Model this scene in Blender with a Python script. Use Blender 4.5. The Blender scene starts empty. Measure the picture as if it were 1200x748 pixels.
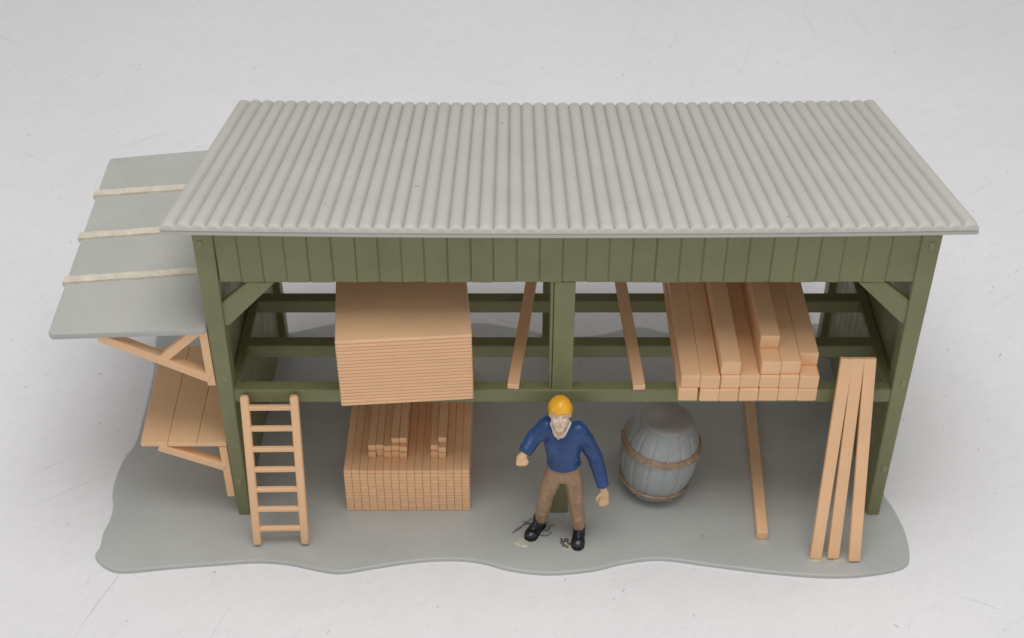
import bpy, bmesh, math, random
from mathutils import Vector, Matrix, noise
random.seed(7)
C = bpy.context.scene.collection
R = math.radians

# ------------------------------------------------------------------ materials
def srgb(r, g, b):
    f = lambda c: (c/255/12.92) if c/255 <= .04045 else ((c/255+.055)/1.055)**2.4
    return (f(r), f(g), f(b), 1)

def plastic(name, col, rough=.45, var=.06, scale=3.0, bump=.02, bscale=25, spec=.5, stain=None, sss=0,
            grain=None, detail=.012):
    """moulded plastic: two octaves of tone variation, uneven gloss, fine surface bump"""
    m = bpy.data.materials.new(name); m.use_nodes = True
    nt = m.node_tree; N = nt.nodes; L = nt.links
    b = N['Principled BSDF']
    tc = N.new('ShaderNodeTexCoord')
    mp = N.new('ShaderNodeMapping'); L.new(tc.outputs['Object'], mp.inputs[0])
    oi = N.new('ShaderNodeObjectInfo')
    add = N.new('ShaderNodeVectorMath'); add.operation = 'ADD'
    cmb = N.new('ShaderNodeCombineXYZ')
    mul = N.new('ShaderNodeMath'); mul.operation = 'MULTIPLY'; mul.inputs[1].default_value = 40
    L.new(oi.outputs['Random'], mul.inputs[0]); L.new(mul.outputs[0], cmb.inputs[0]); L.new(mul.outputs[0], cmb.inputs[1])
    L.new(mp.outputs[0], add.inputs[0]); L.new(cmb.outputs[0], add.inputs[1])
    n1 = N.new('ShaderNodeTexNoise'); n1.inputs['Scale'].default_value = scale; n1.inputs['Detail'].default_value = 5
    n1.inputs['Roughness'].default_value = .6
    L.new(add.outputs[0], n1.inputs['Vector'])
    cr = N.new('ShaderNodeValToRGB')
    cr.color_ramp.elements[0].position = .3; cr.color_ramp.elements[1].position = .7
    lo = tuple(c*(1-var*1.6) for c in col[:3])+(1,); hi = tuple(min(1, c*(1+var*1.2)) for c in col[:3])+(1,)
    cr.color_ramp.elements[0].color = lo; cr.color_ramp.elements[1].color = hi
    L.new(n1.outputs['Fac'], cr.inputs[0])
    out = cr.outputs[0]
    if grain:                                   # streaks along one axis (moulded wood grain)
        mg = N.new('ShaderNodeMapping'); mg.inputs['Scale'].default_value = grain
        L.new(add.outputs[0], mg.inputs[0])
        ng = N.new('ShaderNodeTexNoise'); ng.inputs['Scale'].default_value = 1; ng.inputs['Detail'].default_value = 4
        L.new(mg.outputs[0], ng.inputs['Vector'])
        rg = N.new('ShaderNodeMapRange'); rg.inputs[1].default_value = .35; rg.inputs[2].default_value = .7
        rg.inputs[3].default_value = .86; rg.inputs[4].default_value = 1.08
        L.new(ng.outputs['Fac'], rg.inputs[0])
        mx = N.new('ShaderNodeVectorMath'); mx.operation = 'SCALE'
        L.new(out, mx.inputs[0]); L.new(rg.outputs[0], mx.inputs['Scale']); out = mx.outputs[0]
    if stain:                                   # scattered specks and smudges: (colour, voronoi scale, size, share)
        scol, vs, size, share = stain
        v = N.new('ShaderNodeTexVoronoi'); v.inputs['Scale'].default_value = vs
        nd = N.new('ShaderNodeTexNoise'); nd.inputs['Scale'].default_value = vs*2.2; nd.inputs['Detail'].default_value = 3
        L.new(add.outputs[0], nd.inputs['Vector'])
        va = N.new('ShaderNodeVectorMath'); va.operation = 'MULTIPLY_ADD'; va.inputs[1].default_value = (.5/vs,)*3
        L.new(nd.outputs['Color'], va.inputs[0]); L.new(add.outputs[0], va.inputs[2]); L.new(va.outputs[0], v.inputs['Vector'])
        sep = N.new('ShaderNodeSeparateColor'); L.new(v.outputs['Color'], sep.inputs[0])
        lt = N.new('ShaderNodeMath'); lt.operation = 'LESS_THAN'; lt.inputs[1].default_value = share
        L.new(sep.outputs[0], lt.inputs[0])
        mr = N.new('ShaderNodeMapRange'); mr.inputs[1].default_value = size; mr.inputs[2].default_value = size*.5
        mr.inputs[3].default_value = 0; mr.inputs[4].default_value = .8
        L.new(v.outputs['Distance'], mr.inputs[0])
        mm = N.new('ShaderNodeMath'); mm.operation = 'MULTIPLY'; L.new(mr.outputs[0], mm.inputs[0]); L.new(lt.outputs[0], mm.inputs[1])
        mix = N.new('ShaderNodeMix'); mix.data_type = 'RGBA'; mix.inputs['B'].default_value = scol
        L.new(mm.outputs[0], mix.inputs['Factor']); L.new(out, mix.inputs['A']); out = mix.outputs['Result']
    L.new(out, b.inputs['Base Color'])
    n2 = N.new('ShaderNodeTexNoise'); n2.inputs['Scale'].default_value = scale*2.3; n2.inputs['Detail'].default_value = 4
    L.new(add.outputs[0], n2.inputs['Vector'])
    rr = N.new('ShaderNodeMapRange'); rr.inputs[1].default_value = .3; rr.inputs[2].default_value = .7
    rr.inputs[3].default_value = max(.05, rough-.12); rr.inputs[4].default_value = min(1, rough+.12)
    L.new(n2.outputs['Fac'], rr.inputs[0]); L.new(rr.outputs[0], b.inputs['Roughness'])
    b.inputs['Specular IOR Level'].default_value = spec
    if sss:
        b.inputs['Subsurface Weight'].default_value = sss
        b.inputs['Subsurface Radius'].default_value = (.12, .07, .04); b.inputs['Subsurface Scale'].default_value = .5
    if bump:
        nb = N.new('ShaderNodeTexNoise'); nb.inputs['Scale'].default_value = bscale; nb.inputs['Detail'].default_value = 5
        L.new(add.outputs[0], nb.inputs['Vector'])
        bp = N.new('ShaderNodeBump'); bp.inputs['Strength'].default_value = .35; bp.inputs['Distance'].default_value = bump
        L.new(nb.outputs['Fac'], bp.inputs['Height']); L.new(bp.outputs[0], b.inputs['Normal'])
    return m

GREEN = plastic('green_plastic', srgb(128, 130, 92), .42, .06, 2.2, .008, 14, .5,
                stain=(srgb(150, 150, 112), 5.0, .08, .08))
GREENH = plastic('green_plastic_beam', srgb(124, 127, 89), .42, .06, 2.2, .008, 14, .5,
                 stain=(srgb(150, 150, 112), 4.0, .07, .08))
PEG = plastic('pale_green_glue_spot', srgb(142, 142, 104), .4, .12, 14, .01, 30, .5)
ORANGE = plastic('orange_plastic', srgb(243, 198, 154), .5, .03, 2.0, .004, 22, .4)
ORANGEY = plastic('orange_plastic_board', srgb(242, 196, 151), .5, .035, 2.0, .004, 22, .4)
ROOF = plastic('grey_roof_plastic', srgb(189, 187, 180), .5, .025, 1.3, .003, 50, .4,
               stain=(srgb(104, 98, 90), 5.5, .10, .12))
AWN = plastic('awning_plastic', srgb(184, 184, 178), .38, .04, 1.2, .01, 7, .5,
              stain=(srgb(140, 140, 136), 2.4, .07, .15))
CREAM = plastic('cream_strip_paint', srgb(214, 206, 188), .7, .09, 9, .012, 30, .3)
BASE = plastic('grey_base_plastic', srgb(184, 186, 182), .34, .05, .9, .02, 2.6, .5,
               stain=(srgb(118, 114, 106), 1.7, .05, .3))
BARREL = plastic('barrel_grey', srgb(164, 169, 168), .42, .07, 5, .008, 20, .5)
LID = plastic('barrel_lid_grey', srgb(164, 161, 157), .5, .08, 4, .008, 20, .4)
BRONZE = plastic('bronze_paint', srgb(160, 134, 110), .33, .2, 11, .015, 26, .6,
                 stain=(srgb(196, 186, 176), 14, .2, .2))
BLUE = plastic('blue_paint', srgb(38, 72, 124), .36, .16, 7, .012, 22, .5, stain=(srgb(110, 135, 175), 9, .12, .06))
BROWN = plastic('brown_paint', srgb(168, 136, 106), .42, .13, 6, .012, 20, .5, stain=(srgb(180, 150, 124), 8, .14, .12))
SKIN = plastic('skin_paint', srgb(222, 184, 142), .55, .05, 9, .006, 30, .3)
FACE = plastic('pale_face_paint', srgb(230, 207, 187), .6, .06, 12, .008, 40, .3)
NECK = plastic('neck_paint', srgb(214, 182, 155), .6, .06, 12, .008, 40, .3)
HAIR = plastic('orange_hair_paint', srgb(243, 178, 44), .3, .10, 7, .012, 18, .5)
BLACK = plastic('black_gloss_paint', srgb(32, 32, 38), .22, .25, 10, .01, 22, .6)
WHITE = plastic('white_paint', srgb(224, 216, 206), .6, .05, 12, .006, 30, .3)
LIP = plastic('lip_paint', srgb(196, 150, 130), .6, .05, 12, .004, 30, .3)
GLUE = plastic('dried_glue', srgb(196, 194, 174), .22, .10, 8, .02, 14, .6)
WIRE = plastic('dark_scrap', srgb(96, 94, 88), .4, .2, 8, .004, 20, .5)

def table_mat():
    m = bpy.data.materials.new('white_painted_board'); m.use_nodes = True
    nt = m.node_tree; N = nt.nodes; L = nt.links; b = N['Principled BSDF']
    tc = N.new('ShaderNodeTexCoord'); co = tc.outputs['Object']
    def nz(scale, det=4, rough=.55, vec=co):
        n = N.new('ShaderNodeTexNoise'); n.inputs['Scale'].default_value = scale
        n.inputs['Detail'].default_value = det; n.inputs['Roughness'].default_value = rough
        L.new(vec, n.inputs['Vector']); return n.outputs['Fac']
    def rng(x, a, c, d=0., e=1.):
        r = N.new('ShaderNodeMapRange'); r.inputs[1].default_value = a; r.inputs[2].default_value = c
        r.inputs[3].default_value = d; r.inputs[4].default_value = e; L.new(x, r.inputs[0]); return r.outputs[0]
    def mth(op, a, c):
        q = N.new('ShaderNodeMath'); q.operation = op
        for i, v in enumerate((a, c)):
            if isinstance(v, (int, float)): q.inputs[i].default_value = v
            else: L.new(v, q.inputs[i])
        return q.outputs[0]
    def mapped(sc, rot):
        p = N.new('ShaderNodeMapping'); p.vector_type = 'TEXTURE'; p.inputs['Scale'].default_value = tuple(1/q for q in sc); p.inputs['Rotation'].default_value = (0, 0, R(rot))
        L.new(co, p.inputs[0]); return p.outputs[0]
    # cloudy tone
    tone = rng(nz(.35, 5), .3, .7, .955, 1.0)
    fine = rng(nz(3.2, 6, .7), .3, .75, .965, 1.0)
    # dark specks and short nicks
    def specks(vs, size, share, stretch=(1, 1, 1), rot=0):
        v = N.new('ShaderNodeTexVoronoi'); v.inputs['Scale'].default_value = vs; v.voronoi_dimensions = '2D'
        L.new(mapped(stretch, rot), v.inputs['Vector'])
        sep = N.new('ShaderNodeSeparateColor'); L.new(v.outputs['Color'], sep.inputs[0])
        on = mth('LESS_THAN', sep.outputs[0], share)
        sz = mth('MULTIPLY', rng(sep.outputs[1], 0, 1, .35, 1.), size)
        d = mth('DIVIDE', v.outputs['Distance'], sz)
        return mth('MULTIPLY', mth('MULTIPLY', rng(d, 1., .5), on), rng(sep.outputs[2], 0, 1, .25, 1.))
    p1 = specks(1.5, .032, .22, (1, 1.4, 1), 35)
    p2 = specks(4.0, .05, .07, (1, 2.2, 1), 48)
    p3 = specks(.9, .028, .25, (1.0, 2.5, 1), 130)
    p4 = specks(1.7, .07, .10, (1, 5.0, 1), 42); p5 = specks(1.5, .07, .07, (5.0, 1, 1), -28)
    sp = mth('MAXIMUM', mth('MAXIMUM', mth('MAXIMUM', p1, p2), p3), mth('MULTIPLY', mth('MAXIMUM', p4, p5), .7))
    # long hair-thin scratches in a few directions, slightly wavy, broken up
    nd = N.new('ShaderNodeTexNoise'); nd.inputs['Scale'].default_value = 1.1; nd.inputs['Detail'].default_value = 3
    L.new(tc.outputs['Object'], nd.inputs['Vector'])
    wv = N.new('ShaderNodeVectorMath'); wv.operation = 'MULTIPLY_ADD'; wv.inputs[1].default_value = (.16, .16, 0)
    L.new(nd.outputs['Color'], wv.inputs[0]); L.new(tc.outputs['Object'], wv.inputs[2]); co = wv.outputs[0]
    h1 = specks(.42, .42, .006, (1, 75, 1), 97); h2 = specks(.6, .40, .005, (1, 60, 1), 35)
    h3 = specks(.7, .40, .006, (1, 60, 1), -30); h4 = specks(.5, .4, .005, (1, 70, 1), 72)
    sc = mth('MAXIMUM', mth('MAXIMUM', h1, h2), mth('MAXIMUM', h3, h4))
    dirt = mth('MAXIMUM', mth('MULTIPLY', sc, .24), mth('MULTIPLY', sp, .7))
    # smeared grain of the brushed paint
    gr = rng(nz(1., 5, .7, mapped((3.0, 9.0, 1), 40)), .52, .75, 1., .955)
    pores = rng(nz(17, 6, .75), .56, .72, 1., .90)
    val = mth('MULTIPLY', mth('MULTIPLY', mth('MULTIPLY', tone, fine), gr), pores)
    col = N.new('ShaderNodeVectorMath'); col.operation = 'SCALE'; col.inputs[0].default_value = srgb(241, 240, 242)[:3]
    L.new(val, col.inputs['Scale'])
    mix = N.new('ShaderNodeMix'); mix.data_type = 'RGBA'; mix.inputs['B'].default_value = srgb(92, 88, 86)
    L.new(dirt, mix.inputs['Factor']); L.new(col.outputs[0], mix.inputs['A'])
    L.new(mix.outputs['Result'], b.inputs['Base Color'])
    b.inputs['Roughness'].default_value = .55; b.inputs['Specular IOR Level'].default_value = .3
    bp = N.new('ShaderNodeBump'); bp.inputs['Strength'].default_value = .3; bp.inputs['Distance'].default_value = .02
    h = mth('ADD', mth('MULTIPLY', nz(7, 6, .7), .6), mth('MULTIPLY', dirt, -1.0))
    L.new(h, bp.inputs['Height']); L.new(bp.outputs[0], b.inputs['Normal'])
    return m

# ------------------------------------------------------------------ mesh helpers
def link(name, bm, mat, parent=None, smooth=False, angle=None):
    me = bpy.data.meshes.new(name)
    bmesh.ops.recalc_face_normals(bm, faces=bm.faces)
    bm.to_mesh(me); bm.free()
    me.materials.append(mat)
    if smooth or angle:
        for p in me.polygons: p.use_smooth = True
        if angle: me.set_sharp_from_angle(angle=R(angle))
    o = bpy.data.objects.new(name, me); C.objects.link(o)
    if parent: o.parent = parent
    return o

def empty(name, loc=(0, 0, 0), rz=0):
    o = bpy.data.objects.new(name, None); C.objects.link(o)
    o.location = loc; o.rotation_euler = (0, 0, rz); o.empty_display_size = .2
    return o

def tag(o, label, cat, group=None):
    o['label'] = label; o['category'] = cat
    if group: o['group'] = group
    return o

def box(bm, x0, x1, y0, y1, z0, z1, bev=.012, M=None, seg=2):
    r = bmesh.ops.create_cube(bm, size=1)
    vs = r['verts']
    bmesh.ops.transform(bm, verts=vs, matrix=Matrix.Translation(((x0+x1)/2, (y0+y1)/2, (z0+z1)/2)) @
                        Matrix.Diagonal((x1-x0, y1-y0, z1-z0, 1)))
    if bev:
        es = list({e for v in vs for e in v.link_edges})
        r2 = bmesh.ops.bevel(bm, geom=es, offset=bev, segments=seg, affect='EDGES', profile=.5, clamp_overlap=True)
        vs = list({v for f in r2['faces'] for v in f.verts} | {v for v in vs if v.is_valid})
    if M is not None:
        bmesh.ops.transform(bm, verts=vs, matrix=M)
    return vs

def bar(bm, a, b, w, t, up=(0, 0, 1), bev=.012):
    """straight bar a->b, width w (sideways), thickness t (along up)"""
    a, b = Vector(a), Vector(b); d = b-a; L = d.length; d.normalize()
    up = Vector(up); s = d.cross(up).normalized(); u = s.cross(d).normalized()
    M = Matrix((( s.x, d.x, u.x, a.x), (s.y, d.y, u.y, a.y), (s.z, d.z, u.z, a.z), (0, 0, 0, 1)))
    return box(bm, -w/2, w/2, 0, L, -t/2, t/2, bev, M)

def prism(bm, poly, axis, a0, a1, bev=.01):
    """closed polygon (2D) extruded along axis x|y|z"""
    def P(u, v, w):
        return {'x': (w, u, v), 'y': (u, w, v), 'z': (u, v, w)}[axis]
    A = [bm.verts.new(P(u, v, a0)) for u, v in poly]; B = [bm.verts.new(P(u, v, a1)) for u, v in poly]
    n = len(poly); fs = [bm.faces.new(A), bm.faces.new(B)]
    for i in range(n): fs.append(bm.faces.new((A[i], A[(i+1) % n], B[(i+1) % n], B[i])))
    bmesh.ops.recalc_face_normals(bm, faces=fs)
    if bev:
        es = list({e for f in fs for e in f.edges})
        bmesh.ops.bevel(bm, geom=es, offset=bev, segments=2, affect='EDGES', profile=.5, clamp_overlap=True)

def catmull(pts, n, closed=False):
    out = []; m = len(pts)
    rngi = range(m if closed else m-1)
    for i in rngi:
        g = lambda k: Vector(pts[k % m]) if closed else Vector(pts[max(0, min(m-1, k))])
        p0, p1, p2, p3 = g(i-1), g(i), g(i+1), g(i+2)
        for j in range(n):
            t = j/n
            out.append(.5*((2*p1)+(p2-p0)*t+(2*p0-5*p1+4*p2-p3)*t*t+(3*p1-p0-3*p2+p3)*t**3))
    if not closed: out.append(Vector(pts[-1]))
    return out

def tube(bm, pts, radii, seg=14, flat=None):
    """tapered tube through pts; radii numbers or (rx, ry) pairs; flat = reference side vector"""
    pts = [Vector(p) for p in pts]; rings = []
    n = len(pts); ref = Vector(flat) if flat else Vector((1, 0, 0))
    for i, p in enumerate(pts):
        d = (pts[min(n-1, i+1)]-pts[max(0, i-1)]).normalized()
        s = ref-d*ref.dot(d)
        if s.length < 1e-4: s = Vector((0, 1, 0))-d*d.y
        s.normalize(); u = d.cross(s)
        r = radii[i]; rx, ry = (r if isinstance(r, (tuple, list)) else (r, r))
        rings.append([bm.verts.new(p+s*rx*math.cos(2*math.pi*k/seg)+u*ry*math.sin(2*math.pi*k/seg)) for k in range(seg)])
    for a, b in zip(rings, rings[1:]):
        for k in range(seg): bm.faces.new((a[k], a[(k+1) % seg], b[(k+1) % seg], b[k]))
    for ring, sgn, p, q in ((rings[0], -1, pts[0], pts[1]), (rings[-1], 1, pts[-1], pts[-2])):
        r = radii[0] if sgn < 0 else radii[-1]; rm = min(r) if isinstance(r, (tuple, list)) else r
        c = bm.verts.new(p+(p-q).normalized()*rm*.6)
        for k in range(seg): bm.faces.new((ring[k], ring[(k+1) % seg], c))

def ball(bm, c, r, M=None, seg=20):
    rx, ry, rz = r if isinstance(r, (tuple, list)) else (r, r, r)
    q = bmesh.ops.create_uvsphere(bm, u_segments=seg, v_segments=seg//2+2, radius=1)
    m = Matrix.Translation(c) @ (M.to_4x4() if M is not None else Matrix.Identity(4)) @ Matrix.Diagonal((rx, ry, rz, 1))
    bmesh.ops.transform(bm, verts=q['verts'], matrix=m)

def lathe(bm, prof, seg=64, rfun=None, caps=True):
    rings = []
    for r, z in prof:
        rings.append([bm.verts.new(((r*(rfun(k) if rfun else 1))*math.cos(2*math.pi*k/seg),
                                    (r*(rfun(k) if rfun else 1))*math.sin(2*math.pi*k/seg), z)) for k in range(seg)])
    for a, b in zip(rings, rings[1:]):
        for k in range(seg): bm.faces.new((a[k], a[(k+1) % seg], b[(k+1) % seg], b[k]))
    if caps:
        bm.faces.new(rings[0]); bm.faces.new(rings[-1])
    else:
        for k in range(seg): bm.faces.new((rings[-1][k], rings[-1][(k+1) % seg], rings[0][(k+1) % seg], rings[0][k]))

def fuse(name, bm, mat, voxel=.011, smooth_it=3, parent=None):
    """union of overlapping shapes as one continuous skin"""
    o = link(name, bm, mat)
    md = o.modifiers.new('r', 'REMESH'); md.mode = 'VOXEL'; md.voxel_size = voxel; md.use_smooth_shade = True
    ms = o.modifiers.new('s', 'SMOOTH'); ms.factor = .5; ms.iterations = smooth_it
    dg = bpy.context.evaluated_depsgraph_get()
    me = bpy.data.meshes.new_from_object(o.evaluated_get(dg))
    for p in me.polygons: p.use_smooth = True
    old = o.data; o.modifiers.clear(); o.data = me; bpy.data.meshes.remove(old)
    if not me.materials: me.materials.append(mat)
    me.name = name
    if parent: o.parent = parent
    return o

# ------------------------------------------------------------------ setting: white table top
bm = bmesh.new()
box(bm, -45, 45, -30, 60, -1.1, -.04, 0)
tb = link('tabletop', bm, table_mat()); tb['kind'] = 'structure'

# ------------------------------------------------------------------ moulded grey base sheet
BASE_PTS = [(-3.90, -.41), (-3.92, -.53), (-3.80, -.66), (-3.62, -.72), (-3.2, -.67), (-2.8, -.63), (-2.4, -.595), (-2.1, -.62), (-1.83, -.69),
            (-1.6, -.73), (-1.3, -.67), (-.95, -.60), (-.6, -.57), (-.3, -.60), (0, -.70), (.35, -.745), (.75, -.70), (1.05, -.61), (1.4, -.565),
            (1.85, -.64), (2.4, -.73), (2.95, -.78), (3.35, -.75), (3.66, -.66), (3.745, -.5), (3.76, -.22), (3.72, .05), (3.66, .3), (3.7, .7),
            (3.82, 1.2), (3.74, 1.8), (3.86, 2.3), (3.78, 2.75), (3.5, 2.93), (3.05, 2.86), (2.6, 2.93), (2.15, 2.79), (1.78, 2.76), (1.40, 2.87), (1.0, 2.74),
            (.65, 2.70), (.33, 2.76), (-.05, 2.88), (-.4, 2.94), (-.8, 2.84), (-1.3, 2.80), (-1.75, 2.93), (-2.0, 2.93), (-2.5, 2.77), (-2.9, 2.78),
            (-3.3, 2.86), (-3.64, 2.9), (-3.88, 2.89), (-3.96, 2.78), (-3.945, 2.55), (-3.88, 2.1), (-3.86, 1.65), (-3.85, 1.27),
            (-3.855, .97), (-3.92, .77), (-3.945, .5), (-3.933, .29), (-3.89, .116), (-3.88, -.04), (-3.908, -.24)]
out = catmull([(x, y, 0) for x, y in BASE_PTS], 5, True)
bm = bmesh.new(); n = len(out)
nrm = []
for i in range(n):
    d = (out[(i+1) % n]-out[i-1]).normalized(); nrm.append(Vector((d.y, -d.x, 0)))
rings = []
for ins, z in ((0.008, -.043), (0, -.038), (0, -.014), (.004, -.006), (.014, -.0015), (.028, 0)):
    rings.append([bm.verts.new(out[i]-nrm[i]*ins+Vector((0, 0, z))) for i in range(n)])
for a, b in zip(rings, rings[1:]):
    for k in range(n): bm.faces.new((a[k], a[(k+1) % n], b[(k+1) % n], b[k]))
bm.faces.new(rings[-1]); bm.faces.new(rings[0])
base = link('base_sheet', bm, BASE, None, angle=40)
tag(base, 'smooth grey base sheet with a wavy outline under the whole timber shed', 'base')

def glue(pts, h=.008, mat=GLUE):
    bm = bmesh.new(); o = catmull([(x, y, 0) for x, y in pts], 4, True)
    c = sum(o, Vector())/len(o)
    r0 = [bm.verts.new((p.x, p.y, -.004)) for p in o]
    r1 = [bm.verts.new((c.x+(p.x-c.x)*.9, c.y+(p.y-c.y)*.9, h*.8)) for p in o]
    r2 = [bm.verts.new((c.x+(p.x-c.x)*.5, c.y+(p.y-c.y)*.5, h)) for p in o]
    for a, b in ((r0, r1), (r1, r2)):
        for k in range(len(o)): bm.faces.new((a[k], a[(k+1) % len(o)], b[(k+1) % len(o)], b[k]))
    bm.faces.new(r2)
    return link('glue_mark', bm, mat, base, angle=50)
glue([(.0, -.36), (.05, -.41), (.14, -.43), (.22, -.34), (.28, -.28), (.2, -.25), (.1, -.3)], .006)
glue([(.46, -.43), (.52, -.47), (.58, -.45), (.56, -.38), (.48, -.37)], .006)
glue([(2.76, -.56), (2.78, -.61), (2.86, -.625), (2.96, -.60), (2.93, -.55), (2.84, -.53)], .012)
glue([(3.0, -.60), (3.04, -.62), (3.12, -.61), (3.10, -.57), (3.04, -.565)], .008)
glue([(2.96, -.665), (2.985, -.68), (3.0, -.66), (2.98, -.645)], .008)

# ------------------------------------------------------------------ the shed
shed = empty('timber_shed', (.45, 1.35, 0))
tag(shed, 'open fronted olive green plastic timber shed with a corrugated grey roof', 'shed')
def S(name, bm, mat, parent=shed, **k):
    """link with world-placed geometry under a parent that sits elsewhere"""
    o = link(name, bm, mat, None, **k); o.parent = parent
    q = parent; off = Vector()
    while q: off += q.location; q = q.parent
    o.data.transform(Matrix.Translation(-off)) if parent.type == 'EMPTY' or True else None
    return o

XL, XR = -2.645, 3.554
ROOF_Z = lambda y: 3.465 - .268*(y+.2)      # underside of the roof
def sag(x): return -.035*(1-((x-.46)/3.3)**2)

# front posts: outer edge upright, inner edge tapering
def front_post(poly, pegs):
    bm = bmesh.new(); prism(bm, poly, 'y', -.012, .16, .014)
    o = S('post', bm, GREEN)
    for x, z in pegs:
        b2 = bmesh.new(); w = random.uniform(.02, .028); h = random.uniform(.03, .045)
        box(b2, x-w, x+w, -.020, 0, z-h, z+h, .006)
        p = S('peg', b2, PEG, o)
    return o
front_post([(XL, -.004), (-2.53, -.004), (-2.47, 3.40), (XL, 3.40)], [(-2.585, 3.24), (-2.56, 1.75), (-2.59, .45)])
front_post([(XR, -.004), (3.43, -.004), (3.385, 3.40), (XR, 3.40)], [(3.475, 3.22), (3.50, 1.70), (3.505, .62)])
bm = bmesh.new(); box(bm, .36, .541, .016, .17, -.004, 2.817, .012); box(bm, .36, .541, .082, .17, 2.80, 3.3, .004); box(bm, .33, .357, .03, .19, -.004, 3.3, .008)
S('post', bm, GREEN)
for x0, x1 in ((XL+.004, XL+.155), (.335, .49), (XR-.155, XR-.004)):
    bm = bmesh.new(); box(bm, x0, x1, 2.585, 2.745, -.004, ROOF_Z(2.7)+.02, .012)
    S('post', bm, GREEN)

# fascia: vertical boards with grooves, slightly ragged lower edge
def planks(xs0, xs1, pitch, depth, groove, jit):
    """profile (x, d) of a boarded sheet: V grooves between boards, d = recess"""
    prof = []; x = xs0
    while x < xs1-1e-6:
        nx = min(xs1, x+pitch*random.uniform(.97, 1.03))
        if xs1-nx < pitch*.4: nx = xs1
        j = random.uniform(-jit, jit)
        prof += [(x+groove, j), (nx-groove, j*.6), (nx, depth)]
        x = nx
    return prof[:-1]
prof = planks(-2.478, 3.405, .194, .009, .010, .0025)
bm = bmesh.new()
F0, B0 = [], []
zt = 3.42
for x, d in prof:
    zb = 2.822+random.uniform(-.005, .005)
    F0.append((bm.verts.new((x, .008+d+.006, zb)), bm.verts.new((x, .008+d, zb+.012)), bm.verts.new((x, .008+d, zt))))
    B0.append((bm.verts.new((x, .075, zb)), bm.verts.new((x, .075, zt))))
for i in range(len(prof)-1):
    a, b = F0[i], F0[i+1]; c, d = B0[i], B0[i+1]
    bm.faces.new((a[0], b[0], b[1], a[1])); bm.faces.new((a[1], b[1], b[2], a[2]))
    bm.faces.new((c[0], d[0], b[0], a[0])); bm.faces.new((c[1], d[1], d[0], c[0])); bm.faces.new((a[2], b[2], d[1], c[1]))
S('fascia', bm, GREEN)

# side walls: boarded inside and out, top cut to the roof slope
def side_wall(xin, xout):
    sgn = 1 if xin > xout else -1
    bm = bmesh.new()
    p = planks(.1, 2.70, .186, .008, .009, .002)
    I, O = [], []
    for y, d in p:
        z1 = ROOF_Z(y)+.02
        I.append((bm.verts.new((xin-sgn*d, y, -.004)), bm.verts.new((xin-sgn*d, y, z1))))
        O.append((bm.verts.new((xout+sgn*d, y, -.004)), bm.verts.new((xout+sgn*d, y, z1))))
    for i in range(len(p)-1):
        for A in (I, O): bm.faces.new((A[i][0], A[i+1][0], A[i+1][1], A[i][1]))
        bm.faces.new((I[i][1], I[i+1][1], O[i+1][1], O[i][1]))
    for i in (0, -1): bm.faces.new((I[i][0], I[i][1], O[i][1], O[i][0]))
    return S('side_wall', bm, GREEN)
side_wall(XL+.09, XL+.02); side_wall(XR-.09, XR-.02)

# shelf: five cross beams on two side rails
for y0, y1 in ((.004, .132), (.625, .76), (1.295, 1.43), (1.95, 2.085)):
    bm = bmesh.new(); box(bm, XL+.092, XR-.092, y0, y1, 1.457, 1.602, .012)
    S('shelf_beam', bm, GREENH)
for x0, x1 in ((XL+.093, XL+.19), (XR-.19, XR-.093)):
    bm = bmesh.new(); box(bm, x0, x1, .135, 2.58, 1.44, 1.598, .012)
    S('shelf_rail', bm, GREENH)
bm = bmesh.new(); box(bm, XL+.157, XR-.157, 2.61, 2.73, 2.42, ROOF_Z(2.7), .012)
S('roof_beam', bm, GREENH)

# knee braces between front posts and fascia
for poly in ([(-2.50, 2.34), (-2.45, 2.345), (-2.005, 2.816), (-2.245, 2.816), (-2.50, 2.585)],
             [(3.42, 2.36), (3.375, 2.365), (2.93, 2.816), (3.165, 2.816), (3.42, 2.605)]):
    bm = bmesh.new(); prism(bm, poly, 'y', .014, .08, .014)
    S('brace', bm, GREEN)

# roof: one corrugated moulding
RX0, RX1, NR = -2.84, 3.765, 54
pitch = (RX1-RX0)/NR; RL = 3.72; SL = math.atan(.268); SEG = 8
bm = bmesh.new()
T = .066; H = .045
def roofpt(x, s, h):
    y = -.2+s*math.cos(SL)-0; z = 3.464 - s*math.sin(SL)+sag(x)
    return Vector((x, y+h*math.sin(SL)*.9, z+h))
srows = [(0.0, .10), (.006, .42), (.018, .66), (.036, .86), (.06, 1), (.6, 1), (1.2, 1), (1.9, 1), (2.6, 1), (3.2, 1), (RL-.06, 1), (RL-.03, .86), (RL-.012, .62), (RL-.004, .38), (RL, .1)]
top = []
amp = [1+random.uniform(-.03, .03) for _ in range(NR)]; sh = [random.uniform(-.002, .002) for _ in range(NR)]
for s, k in srows:
    row = []
    for r in range(NR):
        for q in range(SEG):
            t = q/SEG; x = RX0+(r+t)*pitch
            hgt = (max(0, 1-(2*t-1)**2))**.45*H*amp[r]*k
            xs = x + (sh[r] if 0 < q < SEG else 0)
            row.append(bm.verts.new(roofpt(xs, s, T+hgt)))
    row.append(bm.verts.new(roofpt(RX1, s, T)))
    top.append(row)
for a, b in zip(top, top[1:]):
    for i in range(len(a)-1): bm.faces.new((a[i], a[i+1], b[i+1], b[i]))
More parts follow.
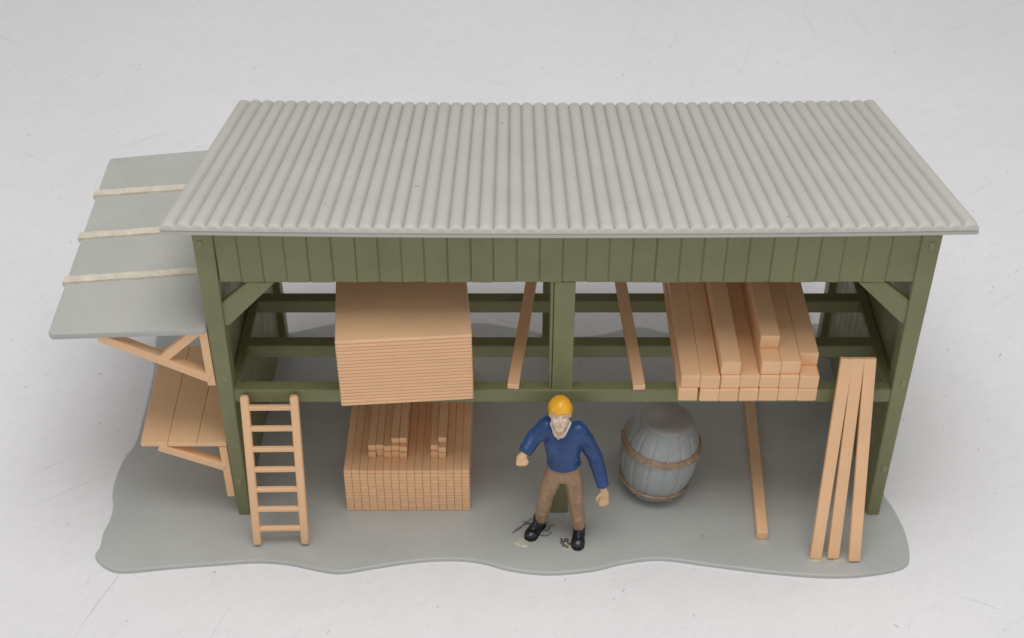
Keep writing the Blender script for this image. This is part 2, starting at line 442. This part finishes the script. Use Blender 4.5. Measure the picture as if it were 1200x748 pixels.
# slab edge: small step under the ridges, then the underside
def edge_row(s_in, h):
    f = [bm.verts.new(roofpt(v.co.x, s_in, h)) for v in top[0]]
    b = [bm.verts.new(roofpt(v.co.x, RL-s_in, h)) for v in top[-1]]
    return f, b
levels = [(-.004, T*.62), (.006, T*.55), (.002, T*.5), (.004, 0.006), (.014, 0)]
pf, pb = top[0], top[-1]
for s_in, h in levels:
    f, b = edge_row(s_in, h)
    for i in range(len(f)-1):
        bm.faces.new((pf[i], pf[i+1], f[i+1], f[i])); bm.faces.new((pb[i], pb[i+1], b[i+1], b[i]))
    pf, pb = f, b
for i in range(len(pf)-1): bm.faces.new((pf[i], pf[i+1], pb[i+1], pb[i]))
# ends
be = [e for e in bm.edges if e.is_boundary]
bmesh.ops.holes_fill(bm, edges=be, sides=200)
S('roof', bm, ROOF, angle=50)

# lean-to awning at the left: panel, battens, two brackets
lean = empty('lean_to_roof', (0, 0, 0)); lean.parent = shed
lean.location = Vector((-3.34, 1.37, 2.3))-shed.location
bm = bmesh.new()
za, zb_ = 2.262, 2.36
poly = [(-4.018, za), (-2.64, zb_), (-2.64, zb_-.062), (-4.018, za-.062)]
def apt(x, y): return za+(x+4.018)/(1.378)*(zb_-za)
vt = {}
for nm, (x, y) in dict(a=(-4.045, -.005), b=(-2.648, -.055), c=(-2.648, 2.90), d=(-4.115, 2.83)).items():
    vt[nm] = (bm.verts.new((x, y, apt(x, y))), bm.verts.new((x, y, apt(x, y)-.065)))
q = 'abcd'
fs = [bm.faces.new([vt[k][0] for k in q]), bm.faces.new([vt[k][1] for k in q])]
for i in range(4): fs.append(bm.faces.new((vt[q[i]][0], vt[q[(i+1) % 4]][0], vt[q[(i+1) % 4]][1], vt[q[i]][1])))
bmesh.ops.recalc_face_normals(bm, faces=fs)
ve = [e for e in bm.edges if abs(e.verts[0].co.z-e.verts[1].co.z) > .06 and (e.verts[0].co-e.verts[1].co).length < .08]
bmesh.ops.bevel(bm, geom=ve, offset=.05, segments=4, affect='EDGES', profile=.5)
bmesh.ops.bevel(bm, geom=[e for e in bm.edges if abs(e.verts[0].co.z-e.verts[1].co.z) < .15 and e.calc_face_angle(0) > 1.2], offset=.014, segments=2, affect='EDGES', profile=.5)
S('panel', bm, AWN, lean, angle=35)
for ya, yb, xl in ((.76, .79, -4.085), (1.45, 1.48, -4.105), (2.17, 2.19, -4.12)):
    bm = bmesh.new(); nn = 26; rows = []
    for i in range(nn+1):
        t = i/nn; x = xl+t*(-2.66-xl); y = ya+(yb-ya)*t
        e0 = random.uniform(-.004, .004); e1 = random.uniform(-.004, .004); z = apt(x, y)
        hh = .022+random.uniform(-.002, .002)
        if x < -4.07: z0 = z-.03
        else: z0 = z-.004
        rows.append([bm.verts.new((x, y-.05+e0, z0)), bm.verts.new((x, y-.046+e0, z+hh)), bm.verts.new((x, y+.046+e1, z+hh)), bm.verts.new((x, y+.05+e1, z0))])
    for a, b in zip(rows, rows[1:]):
        for k in range(4): bm.faces.new((a[k], a[(k+1) % 4], b[(k+1) % 4], b[k]))
    bm.faces.new(rows[0]); bm.faces.new(rows[-1])
    S('batten', bm, CREAM, lean)
for y in (.03, 2.45):
    bm = bmesh.new()
    bar(bm, (-2.69, y, 1.66), (-2.69, y, 2.30), .075, .06, (0, -1, 0), .008)
    bar(bm, (-2.70, y+.008, 1.745), (-3.60, y+.008, 2.225), .085, .10, (0, -1, 0), .010)
    bar(bm, (-2.715, y-.005, 2.31), (-3.08, y-.005, 1.975), .085, .06, (0, -1, 0), .008)
    S('bracket', bm, ORANGE, lean)

# plank shelf at the left
shelf = empty('plank_shelf', (0, 0, 0)); shelf.parent = shed
shelf.location = Vector((-3.05, .7, .93))-shed.location
xs_f = [-3.445, -3.195, -2.925, -2.648]; xs_b = [-3.505, -3.23, -2.945, -2.648]
for i in range(3):
    bm = bmesh.new(); g = .0012
    a0, a1, b0, b1 = xs_f[i]+(g if i else 0), xs_f[i+1]-g, xs_b[i]+(g if i else 0), xs_b[i+1]-g
    vv = [bm.verts.new((x, y, z)) for z in (.905, .953) for x, y in ((a0, .0), (a1, .0), (b1, 1.40), (b0, 1.40))]
    fs = [bm.faces.new(vv[:4]), bm.faces.new(vv[4:])]
    for k in range(4): fs.append(bm.faces.new((vv[k], vv[(k+1) % 4], vv[4+(k+1) % 4], vv[4+k])))
    bmesh.ops.recalc_face_normals(bm, faces=fs)
    bmesh.ops.bevel(bm, geom=list(bm.edges), offset=.006, segments=2, affect='EDGES', profile=.5)
    S('plank', bm, ORANGEY, shelf)
bm = bmesh.new(); box(bm, -3.43, -2.66, .02, 1.38, .889, .912, .004)
S('underside', bm, ORANGE, shelf)
for y in (.035, 1.33):
    bm = bmesh.new()
    bar(bm, (-2.69, y, .235), (-2.69, y, .892), .075, .06, (0, -1, 0), .008)
    bar(bm, (-2.70, y+.008, .625), (-3.285, y+.008, .888), .085, .09, (0, -1, 0), .010)
    S('bracket', bm, ORANGE, shelf)

# ------------------------------------------------------------------ ladder
lad = empty('ladder', (-2.18, -.40, 0))
tag(lad, 'small orange ladder with seven rungs leaning on the shelf beside the post', 'ladder')
fl, fr = Vector((-2.405, -.405, .03)), Vector((-1.955, -.395, .03))
tl, tr = Vector((-2.40, -.062, 1.60)), Vector((-1.955, -.058, 1.60))
for a, b in ((fl, tl), (fr, tr)):
    bm = bmesh.new(); bar(bm, a-(b-a).normalized()*.01, b, .080, .066, (0, -1, .2), .026)
    S('rail', bm, ORANGE, lad, angle=35)
for k in range(7):
    t = .105+k*.136
    a, b = fl.lerp(tl, t), fr.lerp(tr, t)
    bm = bmesh.new(); bar(bm, a+Vector((.02, 0, 0)), b-Vector((.02, 0, 0)), .044, .046, (0, 0, 1), .009)
    S('rung', bm, ORANGE, lad)

# ------------------------------------------------------------------ stack of sheets on the shelf
NSH, hs = 20, .745/20
c0 = Vector((-1.514, -.214, 1.603)); rot = R(4.7)
bm = bmesh.new(); box(bm, 0, 1.176, 0, 2.05, 0, hs-.0002, .010, seg=1)
sheet0 = None
for i in range(NSH):
    if sheet0 is None:
        sheet0 = link('sheet', bm, ORANGE); o = sheet0
    else:
        o = sheet0.copy(); C.objects.link(o)
    o.location = c0+Vector((random.uniform(-.001, .001)-.0002*i, random.uniform(-.001, .001), i*hs)); o.rotation_euler = (0, 0, rot)
    lab = 'thin orange sheet between the topmost and lowest sheets of the stack on the shelf'
    if i == NSH-1: lab = 'topmost orange sheet of the stack on the shelf, its whole smooth face showing'
    if i == 0: lab = 'lowest orange sheet of the tall stack, lying directly on the green shelf beams'
    tag(o, lab, 'sheet', 'orange sheets stacked on the shelf')

# ------------------------------------------------------------------ low bundle of sticks on the ground
NC, NRW = 16, 13
bx0, bx1, by0, bh = -1.600, -.405, .045, .53
cw, ch = (bx1-bx0)/NC, bh/NRW
def stick_mesh(L, w=None, h=None, bev=.009):
    b = bmesh.new(); box(b, -(w or cw)/2, (w or cw)/2, 0, L, 0, h or ch, bev); return b
st0 = link('stick', stick_mesh(2.1, cw-.0006, ch-.0003, .0075), ORANGEY)
first = True
for r in range(NRW):
    for c in range(NC):
        o = st0 if first else st0.copy()
        if not first: C.objects.link(o)
        first = False
        o.location = (bx0+(c+.5)*cw, by0+random.uniform(-.0025, .0025)+(.012 if r == NRW-1 else 0), .001+r*ch)
        if r == NRW-1:
            lab = 'thin orange stick in the top layer of the low bundle under the shelf'
            if c == 0: lab = 'thin orange stick on the left edge of the top layer of the low bundle'
            if c == NC-1: lab = 'thin orange stick on the right edge of the top layer of the low bundle'
        else:
            lab = 'thin orange stick packed in the low bundle below its top layer, only its end showing'
        tag(o, lab, 'stick', 'thin orange sticks packed in the low bundle')
ch2 = .066; zt = .001+NRW*ch+.001
lw = link('loose_stick', stick_mesh(1.75, cw-.002, ch2, .007), ORANGEY); first = True
lay = {1: ['only'], 2: ['lower', 'upper'], 3: ['bottom', 'middle', 'top']}
spots = []
for c, k, dy, where in ((3, 2, .19, 'first column of the left group'), (4, 2, .215, 'second column of the left group'), (5, 2, .19, 'third column of the left group'),
                        (6, 3, .195, 'fourth column of the left group'), (7, 3, .18, 'fifth column of the left group'),
                        (11, 2, .195, 'left column of the right pair'), (12, 3, .18, 'right column of the right pair')):
    for lv in range(k):
        spots.append((c, lv, dy+lv*random.uniform(.008, .03)+(.025 if lv == 2 else 0), '%s loose stick in the %s' % (lay[k][lv], where)))
for c, lv, dy, ph in spots:
    o = lw if first else lw.copy()
    if not first: C.objects.link(o)
    first = False
    o.location = (bx0+(c+.5)*cw, by0+dy, zt+lv*(ch2+.001))
    tag(o, ph+' on the low bundle', 'stick', 'loose orange sticks on top of the low bundle')

# ------------------------------------------------------------------ pile of squared beams on the shelf
bw, bhh = 1.222/7, .142
px0, py0, pz0 = 1.489, -.142, 1.603
b0 = link('timber_beam', stick_mesh(2.3, bw-.001, bhh-.0006, .013), ORANGEY); first = True
ordn = ['first', 'second', 'third', 'fourth', 'fifth', 'sixth', 'seventh']
beams = [(c, 0, 0) for c in range(7)]+[(c, 1, 0) for c in range(7)]+[(2, 2, .03), (4, 2, .035), (5, 2, .035), (6, 2, .16), (4, 3, .23)]
for c, r, dy in beams:
    o = b0 if first else b0.copy()
    if not first: C.objects.link(o)
    first = False
    o.location = (px0+(c+.5)*bw+random.uniform(-.003, .003)-(.012 if (r == 0 and c == 0) else 0), py0+dy+random.uniform(-.008, .008)+(.008 if r == 1 else 0), pz0+r*bhh)
    o.rotation_euler = (0, 0, random.uniform(-.002, .002))
    if r == 0: lab = 'orange timber beam in the bottom row of the pile, %s from the left' % ordn[c]
    elif r == 1: lab = 'orange timber beam in the second row of the pile, %s from the left' % ordn[c]
    elif r == 2: lab = {2: 'lone raised orange beam at the left on top of the beam pile', 4: 'orange beam in the third row carrying the topmost beam of the pile',
                        5: 'orange beam in the third row right of the one carrying the topmost beam', 6: 'set back orange beam on the right edge of the pile top'}[c]
    else: lab = 'topmost orange beam of the pile, set back from the others'
    tag(o, lab, 'timber beam', 'orange beams piled on the shelf')

# ------------------------------------------------------------------ single boards
def board(a, b, w, t, lab, up=(0, 0, 1), bev=.008, group=None):
    a, b = Vector(a), Vector(b)
    bm = bmesh.new(); bar(bm, (0, 0, 0), b-a, w, t, up, bev)
    o = link('board', bm, ORANGEY); o.location = a
    return tag(o, lab, 'board', group)
board((.010, .015, 1.6335), (.258, 2.15, 1.6335), .106, .058, 'orange board lying across the shelf beams left of the middle post')
board((1.143, .003, 1.6335), (1.035, 2.15, 1.6335), .110, .058, 'orange board lying across the shelf beams right of the middle post')
board((2.373, -.33, .05), (2.54, 2.2, .05), .105, .095, 'orange board lying on the grey base under the beam pile', bev=.008)
for (fx, fy, tx), lab in (((2.845, -.565, 2.955), 'leftmost of three orange boards leaning on the shelf by the right post'),
                          ((3.008, -.565, 3.055), 'middle one of three orange boards leaning on the shelf by the right post'),
                          ((3.200, -.60, 3.160), 'rightmost of three orange boards leaning on the shelf by the right post')):
    n_ = Vector((0, -2.0, .6)).normalized()
    a = Vector((fx, fy, .01)); b = Vector((tx, .145-.14, 1.985))
    board(a, b, .108, .05, lab, n_, .007, 'orange boards leaning on the shelf')

# ------------------------------------------------------------------ barrel
bar_o = empty('barrel', (1.405, .385, .0))
tag(bar_o, 'grey wooden barrel with two bronze hoops standing on the base', 'barrel')
def brad(z):
    t = (z-.43)/.43
    return .377-(.092*t*t+.032*t**6 if t > 0 else .118*t*t)
bm = bmesh.new(); SG = 15*8
def stave(k): return 1-(.025 if k % 8 == 0 else 0)
lathe(bm, [(brad(0)-.02, 0.0)]+[(brad(z), z) for z in [.015+i*.845/22 for i in range(23)]]+[(brad(.86)-.010, .874), (brad(.86)-.03, .880)], SG, stave)
S_b = link('staves', bm, BARREL, bar_o, angle=40)
bm = bmesh.new()
lathe(bm, [(.256, .860), (.256, .874), (.250, .888), (.236, .901), (.21, .911), (.16, .918), (.09, .922), (.01, .923)], 64)
link('lid', bm, LID, bar_o, smooth=True)
for zc, w in ((.60, .072), (.125, .072)):
    bm = bmesh.new(); jr = [1+random.uniform(-.004, .004) for _ in range(96)]
    z0, z1 = zc-w/2, zc+w/2
    lathe(bm, [(brad(z0)-.02, z0), (brad(z0)+.018, z0+.002), (brad(z0)+.026, z0+.010), (brad(zc)+.028, zc), (brad(z1)+.026, z1-.010), (brad(z1)+.018, z1-.002), (brad(z1)-.02, z1)], 96, lambda k: jr[k], caps=False)
    h = link('hoop', bm, BRONZE, bar_o, angle=50)
    for an in (-80, -74, -128, -40, 20, 100, 160):
        b2 = bmesh.new(); r_ = brad(zc)+.024
        ball(b2, (r_*math.cos(R(an)), r_*math.sin(R(an)), zc+random.uniform(-.012, .012)), .016, None, 10)
        link('rivet', b2, BRONZE, h, smooth=True)
bar_o.rotation_euler = (R(0), R(5.5), R(8)); bar_o.location = (1.385, .385, .022)

# ------------------------------------------------------------------ painted worker figure
man = empty('person', (.45, -.25, 0))
tag(man, 'small painted worker with yellow hair, blue pullover and brown trousers standing before the middle post', 'person')
V = Vector
hc = V((.425, -.325, 1.615)); HS = .85
def scale_head(b):
    for v in b.verts: v.co = hc+(v.co-hc)*HS
def pose_head(b):
    q_ = Matrix.Rotation(R(-17), 3, 'X')
    for v in b.verts: v.co = hc+(q_ @ (v.co-hc))*HS
# body: one continuous skin (head, neck, trunk, limbs, hands)
bm = bmesh.new()
ball(bm, hc+V((0, .01, .045)), (.105, .125, .128))                 # skull
ball(bm, hc+V((-.004, -.030, -.045)), (.094, .095, .112))         # face / jaw
ball(bm, hc+V((-.008, -.085, -.125)), (.050, .042, .040))          # chin
tube(bm, [hc+V((-.003, -.122, .02)), hc+V((-.004, -.138, -.012)), hc+V((-.004, -.146, -.034))], [.010, .015, .018], 10)   # nose
ball(bm, hc+V((-.004, -.106, .036)), (.062, .022, .012))          # brow
ball(bm, hc+V((-.006, -.122, -.080)), (.034, .016, .011))         # lips
for s in (-1, 1):
    ball(bm, hc+V((s*.104, .012, -.005)), (.016, .028, .038))     # ears
    ball(bm, hc+V((s*.048-.004, -.090, -.03)), (.032, .030, .034)) # cheeks
pose_head(bm)
tube(bm, [hc+V((.0, .01, -.06)), V((.43, -.305, 1.38))], [.072, .082], 14)
tube(bm, [V((.44, -.26, 1.36)), V((.455, -.27, 1.15)), V((.47, -.27, .92))], [(.14, .08), (.13, .08), (.12, .08)], 16)
tube(bm, [V((.40, -.27, .9)), V((.305, -.27, .5)), V((.28, -.17, .12))], [.08, .06, .045], 12)
tube(bm, [V((.53, -.27, .9)), V((.585, -.29, .5)), V((.632, -.27, .12))], [.08, .06, .045], 12)
tube(bm, [V((.30, -.26, 1.40)), V((.20, -.28, 1.30)), V((.118, -.40, 1.225)), V((.098, -.425, 1.205))], [.06, .05, .038, .036], 12)
tube(bm, [V((.60, -.25, 1.34)), V((.765, -.24, .985)), V((.84, -.33, .71)), V((.846, -.335, .67))], [.06, .05, .036, .034], 12)
# right-hand-side hand: palm, four fingers, thumb, hanging
p = V((.850, -.345, .625))
ball(bm, p, (.047, .030, .062))
for k, (dx, L) in enumerate(((-.033, .092), (-.011, .105), (.012, .098), (.034, .078))):
    a = p+V((dx, -.004, -.045)); tube(bm, [a, a+V((dx*.12, -.012, -L*.55)), a+V((dx*.1, -.004, -L))], [.0135, .0125, .010], 8)
tube(bm, [p+V((-.035, -.012, .02)), p+V((-.066, -.030, -.018)), p+V((-.064, -.034, -.056))], [.017, .015, .011], 8)
# left-hand-side hand: loosely closed, pointing down and forward
q = V((.083, -.440, 1.188))
ball(bm, q, (.046, .044, .036))
for k, dx in enumerate((-.034, -.012, .011, .033)):
    a = q+V((dx, -.030, -.004)); L = (.036, .046, .044, .036)[k]
    tube(bm, [a, a+V((dx*.1, -.026, -L*.6)), a+V((0, -.008, -L*1.15))], [.0135, .0130, .0105], 8)
tube(bm, [q+V((.035, .002, .0)), q+V((.056, -.030, -.020)), q+V((.040, -.056, -.034))], [.016, .014, .011], 8)
body = fuse('body', bm, SKIN, .0075, 2)
body.data.materials.append(FACE)
for pl in body.data.polygons:
    if pl.center.z > 1.38: pl.material_index = 1
def P(o): 
    o.data.transform(Matrix.Translation(-man.location)); o.parent = man; return o
P(body)
# eyes and mouth: faint paint touches
for s in (-1, 1):
    bm = bmesh.new(); ball(bm, hc+V((s*.042-.004, -.112, .016)), (.011, .006, .005), None, 12); pose_head(bm); P(link('eye', bm, LIP, None, smooth=True))
bm = bmesh.new(); ball(bm, hc+V((-.005, -.133, -.079)), (.024, .006, .005), None, 12); pose_head(bm); P(link('mouth', bm, LIP, None, smooth=True))
# hair cap, ragged hairline
bm = bmesh.new()
ball(bm, hc+V((0, .014, .058)), (.128, .150, .140), None, 40)
for v in list(bm.verts):
    pass
cut = []
for v in bm.verts:
    d = v.co-hc
    front = -d.y
    lim = .035+.030*math.sin(d.x*60)*.25+noise.noise(v.co*26)*.016 if front > .03 else (-.03 if front > -.02 else -.10)
    if d.z < lim: cut.append(v)
bmesh.ops.delete(bm, geom=cut, context='VERTS')
ex = bmesh.ops.extrude_face_region(bm, geom=list(bm.faces))
cen = hc+V((0, .018, .05))
for v in ex['geom']:
    if isinstance(v, bmesh.types.BMVert): v.co = cen+(v.co-cen)*.84
pose_head(bm)
for v in bm.verts: v.co += (v.co-cen).normalized()*noise.noise(v.co*16)*.006
P(fuse('hair', bm, HAIR, .007, 2))
# pullover
bm = bmesh.new()
tube(bm, [V((.445, -.262, 1.445)), V((.448, -.265, 1.39)), V((.45, -.27, 1.30)), V((.458, -.275, 1.18)), V((.466, -.278, 1.05)), V((.472, -.276, .965)), V((.474, -.274, .935))],
     [(.10, .08), (.165, .11), (.178, .13), (.165, .13), (.150, .124), (.156, .122), (.146, .112)], 24)
ball(bm, V((.315, -.262, 1.42)), (.09, .095, .085)); ball(bm, V((.595, -.255, 1.355)), (.088, .095, .09))
tube(bm, [V((.325, -.265, 1.42)), V((.27, -.268, 1.37)), V((.20, -.285, 1.30)), V((.152, -.35, 1.258)), V((.115, -.405, 1.228))], [.084, .082, .076, .070, .064], 16)
tube(bm, [V((.585, -.255, 1.36)), V((.665, -.245, 1.22)), V((.755, -.238, 1.01)), V((.80, -.275, .86)), V((.838, -.325, .715))], [.086, .080, .073, .066, .056], 16)
for z0, x0, x1, a in ((1.06, .34, .60, .02), (1.12, .36, .58, -.03), (.99, .34, .61, .01)):            # folds
    tube(bm, [V((x0, -.375, z0)), V(((x0+x1)/2, -.400, z0-.02+a)), V((x1, -.37, z0+a*2))], [.010, .014, .010], 8)
for a, b, r in ((V((.235, -.345, 1.335)), V((.17, -.345, 1.255)), .012), (V((.70, -.315, 1.10)), V((.79, -.31, .97)), .013), (V((.61, -.345, 1.28)), V((.70, -.315, 1.18)), .014), (V((.53, -.395, 1.21)), V((.40, -.402, 1.26)), .012)):
    tube(bm, [a, (a+b)/2+V((.01, -.012, -.008)), b], [r*.7, r, r*.7], 8)
P(fuse('pullover', bm, BLUE, .009, 3))
# collar: white V at the neck
bm = bmesh.new()
tube(bm, [hc+V((-.095, -.03, -.115)), hc+V((-.062, -.085, -.17)), hc+V((-.022, -.100, -.245)), hc+V((-.02, -.1, -.27))], [.012, .013, .010, .006], 10)
tube(bm, [hc+V((.105, -.02, -.115)), hc+V((.062, -.085, -.17)), hc+V((-.012, -.102, -.245)), hc+V((-.016, -.1, -.27))], [.014, .016, .010, .006], 10)
tube(bm, [hc+V((-.095, -.03, -.115)), hc+V((-.06, .07, -.10)), hc+V((.06, .08, -.10)), hc+V((.105, -.02, -.115))], [.016, .018, .018, .02], 10)
scale_head(bm)
P(fuse('collar', bm, WHITE, .0065, 2))
bm = bmesh.new()
tube(bm, [hc+V((-.004, -.06, -.12)), hc+V((-.008, -.078, -.165)), hc+V((-.013, -.088, -.21)), hc+V((-.017, -.098, -.262))], [(.066, .03), (.052, .03), (.032, .024), (.010, .012)], 14)
scale_head(bm); P(fuse('neckline', bm, NECK, .0065, 2))
# trousers
bm = bmesh.new()
tube(bm, [V((.474, -.272, .975)), V((.472, -.272, .93)), V((.468, -.268, .85)), V((.466, -.266, .80))], [(.142, .108), (.152, .115), (.162, .122), (.155, .112)], 22)
tube(bm, [V((.40, -.268, .86)), V((.362, -.275, .74)), V((.318, -.280, .56)), V((.300, -.245, .38)), V((.285, -.185, .20)), V((.280, -.165, .125))],
     [(.094, .108), (.088, .100), (.071, .080), (.068, .076), (.067, .074), (.061, .068)], 18)
tube(bm, [V((.535, -.262, .86)), V((.565, -.270, .74)), V((.588, -.290, .56)), V((.608, -.285, .38)), V((.628, -.272, .20)), V((.634, -.265, .125))],
     [(.094, .108), (.088, .100), (.071, .080), (.068, .076), (.067, .074), (.061, .068)], 18)
for a, b, r in ((V((.33, -.37, .80)), V((.43, -.39, .84)), .012), (V((.60, -.375, .80)), V((.51, -.39, .845)), .012), (V((.28, -.35, .555)), V((.36, -.37, .575)), .013),
                (V((.55, -.38, .55)), V((.63, -.37, .565)), .013), (V((.25, -.29, .30)), V((.33, -.31, .32)), .012), (V((.57, -.365, .28)), V((.66, -.35, .30)), .012),
                (V((.352, -.39, .76)), V((.325, -.368, .45)), .010), (V((.572, -.385, .76)), V((.605, -.37, .45)), .010)):
    tube(bm, [a, (a+b)/2+V((0, -.008, -.006)), b], [r*.6, r, r*.6], 8)
P(fuse('trousers', bm, BROWN, .009, 3))
bm = bmesh.new()
pts = [V((.474+.149*math.cos(t), -.272+.113*math.sin(t), .952)) for t in [i*2*math.pi/32 for i in range(33)]]
tube(bm, pts, [.013]*33, 8, (0, 0, 1)); P(link('belt', bm, BROWN, None, smooth=True))
# shoes
for hx, hy, tx, ty in ((.288, -.125, .150, -.345), (.645, -.215, .615, -.465)):
    a, b = V((hx, hy, 0)), V((tx, ty, 0)); d = (b-a)
    bm = bmesh.new()
    up = lambda t, z: a+d*t+V((0, 0, z))
    tube(bm, [up(-.02, .055), up(.12, .06), up(.35, .058), up(.6, .050), up(.82, .047), up(.98, .042)],
         [(.045, .048), (.056, .056), (.056, .055), (.062, .046), (.064, .042), (.045, .030)], 16, d.cross(V((0, 0, 1))).normalized())
    tube(bm, [up(.22, .08), up(.16, .14)], [.062, .062], 14)
    tube(bm, [up(.62, .085), up(.48, .105), up(.36, .12)], [.022, .026, .022], 8)
    s_ = P(fuse('shoe', bm, BLACK, .0075, 2))
    bm = bmesh.new(); sd = d.cross(V((0, 0, 1))).normalized(); ring0, ring1 = [], []
    for t, w in ((-.06, .03), (0, .05), (.15, .058), (.4, .055), (.65, .066), (.85, .064), (1.0, .04), (1.04, .02)):
        ring0.append((up(t, 0)+sd*w, up(t, 0)-sd*w))
    poly = [r[0] for r in ring0]+[r[1] for r in reversed(ring0)]
    A = [bm.verts.new((v.x, v.y, -.002)) for v in poly]; B = [bm.verts.new((v.x, v.y, .024)) for v in poly]
    bm.faces.new(A); bm.faces.new(B)
    for k in range(len(A)): bm.faces.new((A[k], A[(k+1) % len(A)], B[(k+1) % len(A)], B[k]))
    o = link('sole', bm, BLACK, None); o.data.transform(Matrix.Translation(-man.location)); o.parent = s_
# dark scraps of old glue round the feet (belong to the base)
def scrap(pts, r=.0036):
    bm = bmesh.new(); pp = catmull(pts, 5); tube(bm, pp, [r*random.uniform(.6, 1.2) for _ in pp], 6)
    return link('glue_thread', bm, WIRE, base, smooth=True)
scrap([(.02, -.22, .006), (.09, -.17, .012), (.15, -.11, .02), (.2, -.06, .008)])
scrap([(.0, -.25, .005), (.07, -.21, .018), (.11, -.15, .010), (.18, -.13, .006)])
scrap([(.10, -.10, .004), (.16, -.13, .016), (.23, -.11, .006)])
scrap([(.30, -.20, .004), (.345, -.23, .015), (.36, -.17, .008), (.40, -.15, .004)])
scrap([(.27, -.28, .004), (.33, -.29, .012), (.38, -.24, .004)])
bm = bmesh.new()
for (x, y, r) in ((.475, -.37, .022), (.49, -.41, .020), (.515, -.345, .026), (.52, -.43, .017), (.47, -.33, .014), (.54, -.39, .02)):
    ball(bm, (x, y, .008), (r, r, r*.5), None, 10)
fuse('glue_lump', bm, WIRE, .006, 1, base)

# ------------------------------------------------------------------ camera, light, world
cam = bpy.data.cameras.new('camera'); co = bpy.data.objects.new('camera', cam); C.objects.link(co)
co.location = (0, -9.73, 10.31); co.rotation_euler = (R(90-39), 0, 0)
cam.sensor_fit = 'HORIZONTAL'; cam.sensor_width = 36; cam.lens = 51.0; cam.clip_end = 300; cam.clip_start = .1
cam.dof.use_dof = True; cam.dof.focus_distance = 13.4; cam.dof.aperture_fstop = .9
bpy.context.scene.camera = co

w = bpy.data.worlds.new('World'); bpy.context.scene.world = w; w.use_nodes = True
wn = w.node_tree.nodes; wl = w.node_tree.links
bg = wn['Background']; bg.inputs[1].default_value = 1
tcw = wn.new('ShaderNodeTexCoord'); sx = wn.new('ShaderNodeSeparateXYZ'); wl.new(tcw.outputs['Generated'], sx.inputs[0])
mrw = wn.new('ShaderNodeMapRange'); mrw.inputs[1].default_value = .75; mrw.inputs[2].default_value = -.55
mrw.inputs[3].default_value = .36; mrw.inputs[4].default_value = .54
wl.new(sx.outputs['Y'], mrw.inputs[0])
cw_ = wn.new('ShaderNodeVectorMath'); cw_.operation = 'SCALE'; cw_.inputs[0].default_value = (1, .99, .985)
wl.new(mrw.outputs[0], cw_.inputs['Scale']); wl.new(cw_.outputs[0], bg.inputs[0])       # dim room behind, bright window side in front
def area(name, loc, target, size, power, col=(1, 1, 1)):
    l = bpy.data.lights.new(name, 'AREA'); l.energy = power; l.size = size; l.shape = 'DISK'; l.color = col
    o = bpy.data.objects.new(name, l); C.objects.link(o); o.location = loc
    o.rotation_euler = (Vector(target)-Vector(loc)).to_track_quat('-Z', 'Y').to_euler()
    return o
area('ceiling_lamp', (.8, -1.5, 21), (.6, .8, 0), 15, 2250, (1, .992, .985))
sc = bpy.context.scene
sc.view_settings.view_transform = 'Standard'; sc.view_settings.look = 'None'
sc.view_settings.exposure = 0; sc.view_settings.gamma = 1
